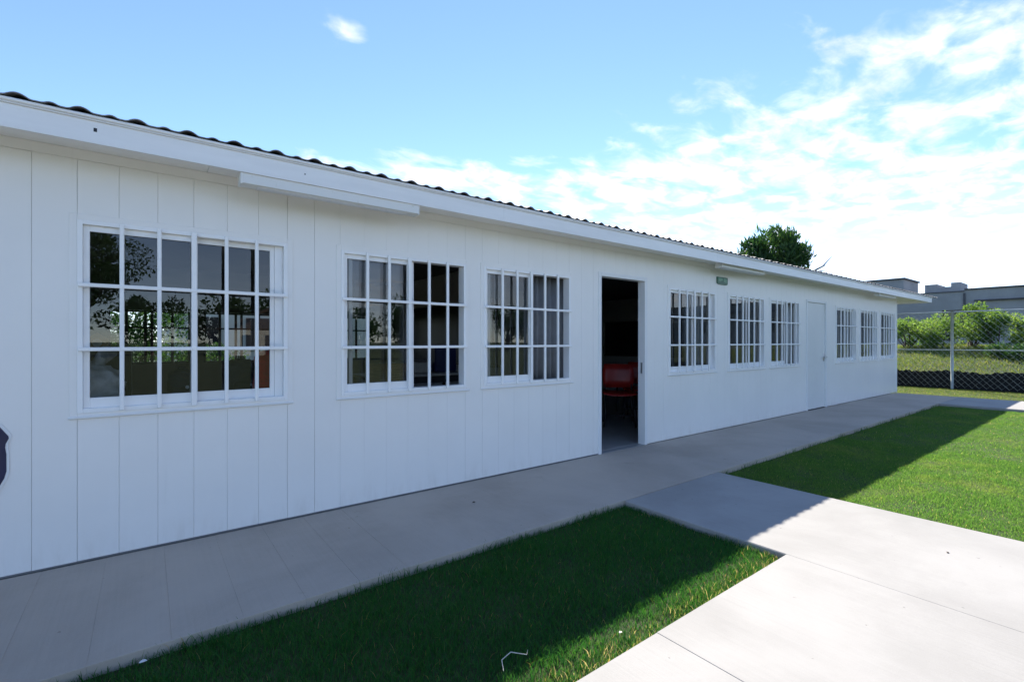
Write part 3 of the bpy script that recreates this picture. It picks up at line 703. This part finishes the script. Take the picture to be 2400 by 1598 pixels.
blades([(PX1 + G, 8.0, -3.6, WALK_Y - G, 17000), (8.0, 13.6, -3.6, WALK_Y - G, 9000), (PX1 + G, 13.6, -8.0, -3.6, 700)], 'grass', M['lawn'], 'lawn between the two paths, half in the building shadow', 0.018, 0.036, 0.0024, two=False, dry=0.012)
blades([(0.2, PX0 - G, PY - 0.012, PY + 0.03, 9000), (0.2, PX0 - G, PY + 0.03, PY + 0.13, 2600), (-3, 0.2, PY, PY + 0.08, 1500), (PX0 - 0.06, PX0 + 0.006, PY, WALK_Y - 0.2, 2500)], 'grass_fringe', M['straw'], 'straw coloured fringe of longer grass along the sunny pavement edge', 0.035, 0.075, 0.0018, lean=0.9, dry=0.35)
blades([(15.68, 18.9, -8, 0.4, 1500), (16.5, 18.9, 0.4, 6, 900)], 'grass', M['straw'], 'sunny yellowish lawn strip in front of the wire fence', 0.03, 0.055, 0.004, two=False, dry=0.03)
# ragged tufts leaning over the walkway edge
blades([(-0.6, PX0, WALK_Y - 0.02, WALK_Y + 0.004, 5200), (PX1 + 0.02, 13.6, WALK_Y - 0.02, WALK_Y + 0.004, 2600)], 'grass_fringe', M['grass'], 'ragged dark grass tufts along the walkway edge', 0.05, 0.095, 0.0019, lean=0.8, dry=0.02)

# litter on the ground
tw = MB(); tw.tube([(1.168, -2.285, -0.022), (1.182, -2.253, 0.0), (1.237, -2.243, 0.006), (1.289, -2.288, -0.002), (1.306, -2.274, 0.006)], [0.0014, 0.0022, 0.0021, 0.0016, 0.0008], 6)
tag(tw.build('twig', M['dry'], None, True), 'bent pale twig lying in the shaded grass near the camera', 'twig')
def scrap_leaf(name, x, y, z, s, mat, label, cat):
    V = []; F = []; n = 9
    for i in range(n):
        t = i / (n - 1); w = s * 0.35 * math.sin(math.pi * t) ** 0.8
        for k in (-1, 0, 1): V.append((x + (t - 0.5) * s, y + k * w, z + s * 0.18 * abs(k) * math.sin(math.pi * t) + s * 0.12 * (t - 0.5) ** 2 + 0.001))
    for i in range(n - 1):
        for k in range(2): F.append((i * 3 + k, i * 3 + k + 1, i * 3 + k + 4, i * 3 + k + 3))
    o = MB().add(V, F).build(name, mat, None, True); sm = o.modifiers.new('th', 'SOLIDIFY'); sm.thickness = 0.001
    return tag(o, label, cat)
scrap_leaf('dead_leaf', 2.157, -0.53, 0.0, 0.03, M['deadleaf'], 'small dark dead leaf on the shaded walkway', 'leaf')
scrap_leaf('paper_scrap', -0.011, -1.337, -0.012, 0.03, M['paper'], 'white paper scrap in the grass at the lower left', 'scrap')
scrap_leaf('paper_scrap', 1.74, -2.42, -0.012, 0.02, M['dry'], 'pale scrap in the lit grass fringe beside the pavement', 'scrap')
scrap_leaf('dead_leaf', 4.03, -3.14, -0.003, 0.02, M['deadleaf'], 'small dark speck of leaf on the sunny path', 'leaf')

# ------------------------------------------------------------------ wire fence at the far end
FX = 18.75
fence = empty('wire_fence', (FX, -0.6, gz), 'grey chain-link fence with round posts beyond the end of the building', 'fence')
for y in [-0.57 + 3.0 * i for i in range(-4, 4)]:
    MB().tube([(FX, y, gz - 0.02), (FX, y, 2.22)], 0.036, 12).build('post', M['galv'], fence, True)
MB().tube([(FX, -12.6, 2.2), (FX, 8.5, 2.2)], 0.019, 10).build('top_rail', M['galv'], fence, True)
MB().tube([(FX, -12.6, 1.09), (FX, 8.5, 1.09)], 0.014, 10).build('mid_rail', M['galv'], fence, True)
ch = MB(); H0, H1 = 0.0, 2.18; pit = 0.15
for sgn in (1, -1):
    y = -12.6 - 2.2
    while y < 8.5:
        a = (y, H0); c = (y + (H1 - H0) * 0.9, H1)
        y0, y1 = max(a[0], -12.6), min(c[0], 8.5)
        if y1 > y0:
            f = lambda yy: H0 + (yy - a[0]) / 0.9
            z0, z1 = f(y0), f(y1)
            if sgn < 0: z0, z1 = H1 - z0 + H0, H1 - z1 + H0
            ch.tube([(FX - 0.04 * sgn * 0.1, y0, z0), (FX - 0.04 * sgn * 0.1, y1, z1)], 0.0023 if sgn > 0 else 0.0011, 3, cap=False)
        y += pit
tag(ch.build('wire_mesh', M['wire'], fence), kind='stuff')
V = []; F = []; n = 420  # ragged black strip put in for the dark shade under the bushes
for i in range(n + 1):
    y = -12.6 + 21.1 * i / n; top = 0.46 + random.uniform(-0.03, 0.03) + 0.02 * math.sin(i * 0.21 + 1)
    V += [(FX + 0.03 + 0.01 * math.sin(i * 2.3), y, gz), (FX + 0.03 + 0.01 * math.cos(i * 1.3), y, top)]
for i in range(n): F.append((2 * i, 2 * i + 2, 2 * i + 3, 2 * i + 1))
nt_ = MB().add(V, F).build('shade_band', M['shade_band'], fence); q = nt_.modifiers.new('th', 'SOLIDIFY'); q.thickness = 0.006
nt_['label'] = 'black strip painted in as shade along the foot of the fence'

# grassy bank behind the fence
V = []; F = []; NX, NY = 24, 60
def bank_z(x, y): 
    t = min(1, max(0, (x - 19.6) / 7.0)); t = t * t * (3 - 2 * t)
    return -0.06 + 1.15 * t + 0.06 * math.sin(x * 1.7 + y * 0.8) * t + 0.05 * math.sin(y * 1.9) * t
for i in range(NX + 1):
    for j in range(NY + 1):
        x = 19.2 + 16 * i / NX; y = -22 + 44 * j / NY; V.append((x, y, bank_z(x, y) if 0 < j < NY and 0 < i < NX else -0.1))
for i in range(NX):
    for j in range(NY): F.append((i * (NY + 1) + j, (i + 1) * (NY + 1) + j, (i + 1) * (NY + 1) + j + 1, i * (NY + 1) + j + 1))
tag(link('bank', MB().add(V, F).mesh('bank', True), M['soil']), 'gentle grassy bank rising behind the wire fence', kind='structure')
n = 70000; P2 = np.column_stack([rng.uniform(19.4, 29, n), rng.uniform(-9, 9, n)])
bz = np.array([bank_z(a, c) for a, c in P2]); hh = rng.uniform(0.05, 0.14, n); an = rng.uniform(0, 6.28, n); la = rng.uniform(0, 6.28, n); ln = hh * rng.uniform(0.2, 0.8, n)
base = np.column_stack([P2, bz - 0.01]); side = np.column_stack([np.cos(an), np.sin(an), np.zeros(n)]) * 0.012
tip = base + np.column_stack([np.cos(la) * ln, np.sin(la) * ln, hh]); i = np.arange(n) * 3
tag(link('bank_grass', np_mesh('bank_grass', np.stack([base - side, base + side, tip], 1).reshape(-1, 3), np.column_stack([i, i + 1, i + 2]), np.repeat(rng.random(n), 3), M['bankgrass']), None), 'long pale grass on the bank behind the fence', 'grass', kind='stuff')

# ------------------------------------------------------------------ shrubs and trees
def foliage(centers, radii, per, leaf, mat, name, parent, seed, aspect=0.5, up=0.3, flat=1.0):
    r = np.random.default_rng(seed); Cs = []; 
    for c, rad in zip(centers, radii):
        d = r.normal(size=(per, 3)); d /= np.linalg.norm(d, axis=1)[:, None]
        rr = r.uniform(0.55, 1.04, per) ** 0.7
        Cs.append(np.array(c) + d * (rr * rad)[:, None] * np.array([1, 1, flat]))
    C = np.concatenate(Cs); n = len(C)
    a = r.normal(size=(n, 3)); a[:, 2] += up * 2; a /= np.linalg.norm(a, axis=1)[:, None]
    q = np.cross(a, r.normal(size=(n, 3))); q /= np.linalg.norm(q, axis=1)[:, None]
    s = leaf * r.uniform(0.6, 1.4, n)
    A = a * s[:, None]; Q = q * (s * aspect)[:, None]
    V = np.stack([C - A * 0.1, C + A * 0.45 + Q * 0.5, C + A, C + A * 0.45 - Q * 0.5], 1).reshape(-1, 3); i = np.arange(n) * 4
    F = np.column_stack([i, i + 1, i + 2, i + 3])
    rnd = np.clip(np.repeat(r.normal(0.5, 0.16, len(centers)), per) + r.normal(0, 0.18, n), 0, 1)
    me = np_mesh(name, V, F, np.repeat(rnd, 4), mat)
    return link(name, me, None, parent)
def shrub(loc, rad, ht, seed, label, mat='shrubleaf', leaf=0.075, nblob=20, per=260, name='shrub', cat='shrub', grp='shrubs behind the fence'):
    r = np.random.default_rng(seed); t = empty(name, loc, label, cat, grp)
    cs, rs = [], []
    for k in range(nblob):
        a = r.uniform(0, 6.28); q = rad * 0.75 * math.sqrt(r.random()); hz = ht * (0.28 + 0.62 * r.random() * (1 - 0.5 * (q / rad) ** 2))
        cs.append((loc[0] + q * math.cos(a), loc[1] + q * math.sin(a), loc[2] + hz)); rs.append(rad * r.uniform(0.16, 0.38))
    st = MB()
    for k in range(0, nblob, 3): st.tube([(loc[0] + r.uniform(-.1, .1), loc[1] + r.uniform(-.1, .1), loc[2] - 0.05), tuple(Vector(loc).lerp(Vector(cs[k]), 0.5) + Vector((0, 0, 0.1))), cs[k]], [0.03, 0.02, 0.008], 5)
    st.build('stem', M['bark'], t, True)
    f = foliage(cs, rs, per, leaf, M[mat], 'foliage', t, seed + 1); return t
bzz = bank_z
shrub((26.0, 2.1, 0.9), 1.0, 1.45, 21, 'broad light green shrub behind the fence next to the building corner')
shrub((25.6, 1.05, 0.85), 1.0, 1.6, 22, 'light green shrub behind the fence just left of the post')
shrub((26.2, 0.12, 0.95), 0.85, 2.0, 23, 'tallest pale green shrub rising over the fence rail right of the post')
shrub((25.8, -0.65, 0.9), 0.9, 1.7, 24, 'pale green shrub right of the tallest one behind the fence')
shrub((26.4, -1.9, 0.95), 1.1, 1.6, 25, 'pale green shrub cut off by the right edge behind the fence')
shrub((27.6, 1.6, 1.0), 0.9, 1.35, 28, 'dark green shrub peeping out behind the light ones at the fence', 'darkleaf')
shrub((24.2, -1.2, 0.55), 0.7, 0.75, 26, 'low dark shrub on the bank at the right edge', 'darkleaf', 0.07, 16)

def tree(loc, trunk_h, crown, crh, seed, label, mat, leaf, nblob, per, name='tree', grp=None, tuft=False, dead=None, aspect=0.5):
    r = np.random.default_rng(seed); t = empty(name, loc, label, 'tree', grp); L = Vector(loc)
    cs, rs = [], []
    cz = trunk_h + crh / 2
    for k in range(nblob):
        d = r.normal(size=3); d /= np.linalg.norm(d); q = r.random() ** 0.4
        p = L + Vector((d[0] * crown * q * 0.8, d[1] * crown * q * 0.8, cz + d[2] * crh / 2 * q * 0.85))
        cs.append(tuple(p)); rs.append(crown * r.uniform(0.16, 0.36))
    tk = MB(); tk.tube([tuple(L), tuple(L + Vector((0.05, 0.03, trunk_h * 0.5))), tuple(L + Vector((-0.04, 0.05, trunk_h))), tuple(L + Vector((0, 0, cz)))], [crown * 0.09, crown * 0.075, crown * 0.06, crown * 0.02], 9)
    tk.build('trunk', M['bark'], t, True)
    for k in range(0, nblob, max(1, nblob // 10)):
        s = L + Vector((0, 0, trunk_h * r.uniform(0.75, 1.15))); e = Vector(cs[k])
        MB().tube([tuple(s), tuple(s.lerp(e, 0.5) + Vector((0, 0, 0.15))), tuple(e)], [crown * 0.035, crown * 0.022, crown * 0.008], 6).build('limb', M['bark'], t, True)
    foliage(cs, rs, per, leaf, M[mat], 'crown', t, seed + 5, aspect=aspect, up=0.9 if tuft else 0.2)
    if dead:
        dm = MB()
        for pts, rad in dead: dm.tube(pts, rad, 6)
        dm.build('dead_branch', M['bark'], t, True)
    return t
TX, TY = 23.0, 6.35
tree((TX, TY, gz), 3.6, 1.72, 3.0, 41, 'dark green bushy tree showing over the roof', 'darkleaf', 0.27, 56, 130, 'tree', None, True,
     dead=[([(23.0, 6.0, 4.0), (23.2, 4.80, 4.40), (23.3, 4.42, 4.60), (23.3, 4.08, 4.98)], [0.05, 0.045, 0.03, 0.008]),
           ([(23.2, 4.80, 4.40), (23.4, 4.35, 4.42)], [0.03, 0.01]), ([(23.3, 4.42, 4.60), (23.2, 4.25, 4.62)], [0.02, 0.006])], aspect=0.24)

# ------------------------------------------------------------------ grey building beyond the shrubs
gb = empty('grey_building', (47, -4, 0), 'long flat-roofed grey building beyond the fence', 'building')
GX = 45.0
def wallpiece(name, y0, y1, z0, z1, x0=GX, x1=GX + 8, mat='render_grey', bv=0.0): return box(name, x0, x1, y0, y1, z0, z1, M[mat], gb, bv)
# main block with real window openings (piers + bands)
op = [(-24, -20), (-16.5, -12.5), (-9, -5), (-1.9, -0.1), (2.0, 4.6), (7.4, 10.5)]
wallpiece('wall', -30, 16, 0.0, 2.2)
cur = -30
for a, c in op:
    wallpiece('pier', cur, a, 2.2005, 3.55); wallpiece('window', a + 0.001, c - 0.001, 2.2005, 3.5495, GX + 0.35, GX + 0.5, 'darkglass')
    for k in (1, 2): box('window_mullion', GX + 0.30, GX + 0.349, a + (c - a) * k / 3 - 0.04, a + (c - a) * k / 3 + 0.04, 2.21, 3.545, M['render_dark'], gb)
    cur = c
wallpiece('pier', cur, 16, 2.2005, 3.55)
wallpiece('wall', -30, 16, 3.5505, 4.72)
wallpiece('ledge', -30, 2.9, 4.10, 4.18, GX - 0.22, GX - 0.001, 'render_dark')
wallpiece('parapet', -30, 3.4, 4.7205, 4.90); wallpiece('coping', -30.05, 3.4, 4.901, 5.0, GX - 0.1, GX + 8.1, 'render_dark')
wallpiece('parapet', 3.4005, 16, 4.7205, 4.80); wallpiece('coping', 3.4005, 16, 4.801, 4.87, GX - 0.06, GX + 8.0, 'render_dark')
wallpiece('downpipe', 3.36, 3.46, 2.4, 4.70, GX - 0.1, GX - 0.001, 'render_dark')
wallpiece('roof_tank_block', 3.75, 5.7, 4.8705, 5.28, GX + 0.8, GX + 3.2); wallpiece('roof_tank_block', 5.0, 5.7, 5.281, 5.52, GX + 0.8, GX + 3.2); wallpiece('roof_tank_block', 3.75, 4.25, 5.281, 5.56, GX + 0.8, GX + 3.2)
wallpiece('roof_stair_block', 7.0, 10.5, 4.8705, 6.1, GX + 1, GX + 5); wallpiece('coping', 6.9, 10.6, 6.101, 6.22, GX + 0.9, GX + 5.1, 'render_dark')

# ------------------------------------------------------------------ what the windows look out on or mirror
hb = empty('cream_house', (2.0, 17, 0), 'pale cream house seen through the first window and the room behind it', 'house')
box('wall', 0.6, 7.5, 16, 22, -0.05, 4.6, M['cream'], hb)
box('roof', 0.4, 7.7, 15.7, 22.3, 4.601, 4.8, M['tile'], hb)
for xx in (1.3, 2.9, 4.5):
    w_ = box('window', xx, xx + 0.8, 15.93, 15.999, 1.1, 2.2, M['darkglass'], hb); box('frame', xx - 0.06, xx + 0.86, 15.9, 15.9295, 1.02, 1.095, M['trim'], hb)
shrub((-0.6, 10.5, gz), 1.9, 3.0, 51, 'green shrub seen through the left of the first window and the room behind', 'darkleaf', 0.085, 34, 320, grp='shrubs behind the building')
shrub((1.4, 11.5, gz), 1.2, 1.3, 52, 'low green shrub seen through the right of the first window', 'darkleaf', grp='shrubs behind the building')
shrub((-2.6, 11, gz), 1.8, 2.6, 53, 'dense green shrub behind the building, left of the others', grp='shrubs behind the building')
# across the lawn, behind the photographer: mirrored in the panes
def house(loc, w, d, h, rh, label):
    t = empty('gabled_house', loc, label, 'house'); x, y, z = loc
    box('wall', x - w / 2, x + w / 2, y - d, y, z, z + h, M['cream'], t)
    r_ = MB(); r_.prism([(x - w / 2 - 0.4, z + h), (x, z + h + rh), (x + w / 2 + 0.4, z + h), (x + w / 2 + 0.4, z + h + 0.15), (x, z + h + rh + 0.2), (x - w / 2 - 0.4, z + h + 0.15)], y - d - 0.3, y + 0.4); r_.build('roof', M['tile'], t)
    g_ = MB(); g_.prism([(x - w / 2, z + h + 0.001), (x, z + h + rh), (x + w / 2, z + h + 0.001)], y - 0.1, y - 0.002); g_.build('gable', M['tile'], t)
    for k in (-1, 1):
        wn = box('window', x + k * w * 0.27 - 0.5, x + k * w * 0.27 + 0.5, y + 0.001, y + 0.05, z + 1.0, z + 2.1, M['darkglass'], t)
    dr = box('door', x - 0.45, x + 0.45, y + 0.001, y + 0.05, z, z + 2.1, M['brown'], t)
house((10.5, -52, gz), 8, 7, 2.6, 2.2, 'dark gabled house mirrored in the right panes of the nearest window')
house((-9, -48, gz), 8, 7, 2.6, 2.0, 'brown gabled house mirrored in the left panes of the nearest window')
house((34, -55, gz), 9, 7, 2.6, 2.2, 'gabled house mirrored in the second window')
tree((-2.2, -19, gz), 2.2, 2.4, 4.2, 61, 'leafy tree mirrored in the left half of the nearest window', 'darkleaf', 0.12, 34, 420, grp='trees across the lawn')
tree((17, -30, gz), 2.0, 2.2, 3.6, 62, 'round tree mirrored in the second window', 'darkleaf', 0.14, 30, 300, grp='trees across the lawn')
rt = random.Random(5)
for k in range(11):
    tree((-16 + 7.6 * k + rt.uniform(-1.2, 1.2), -58 + rt.uniform(-3, 3), gz), 1.2, 4.3 + rt.uniform(-0.5, 0.6), 5.2 + rt.uniform(-1, 1.4), 70 + k, 'dark tree of the row mirrored low down in the window panes', 'darkleaf', 0.42, 30, 90, grp='tree row across the lawn')
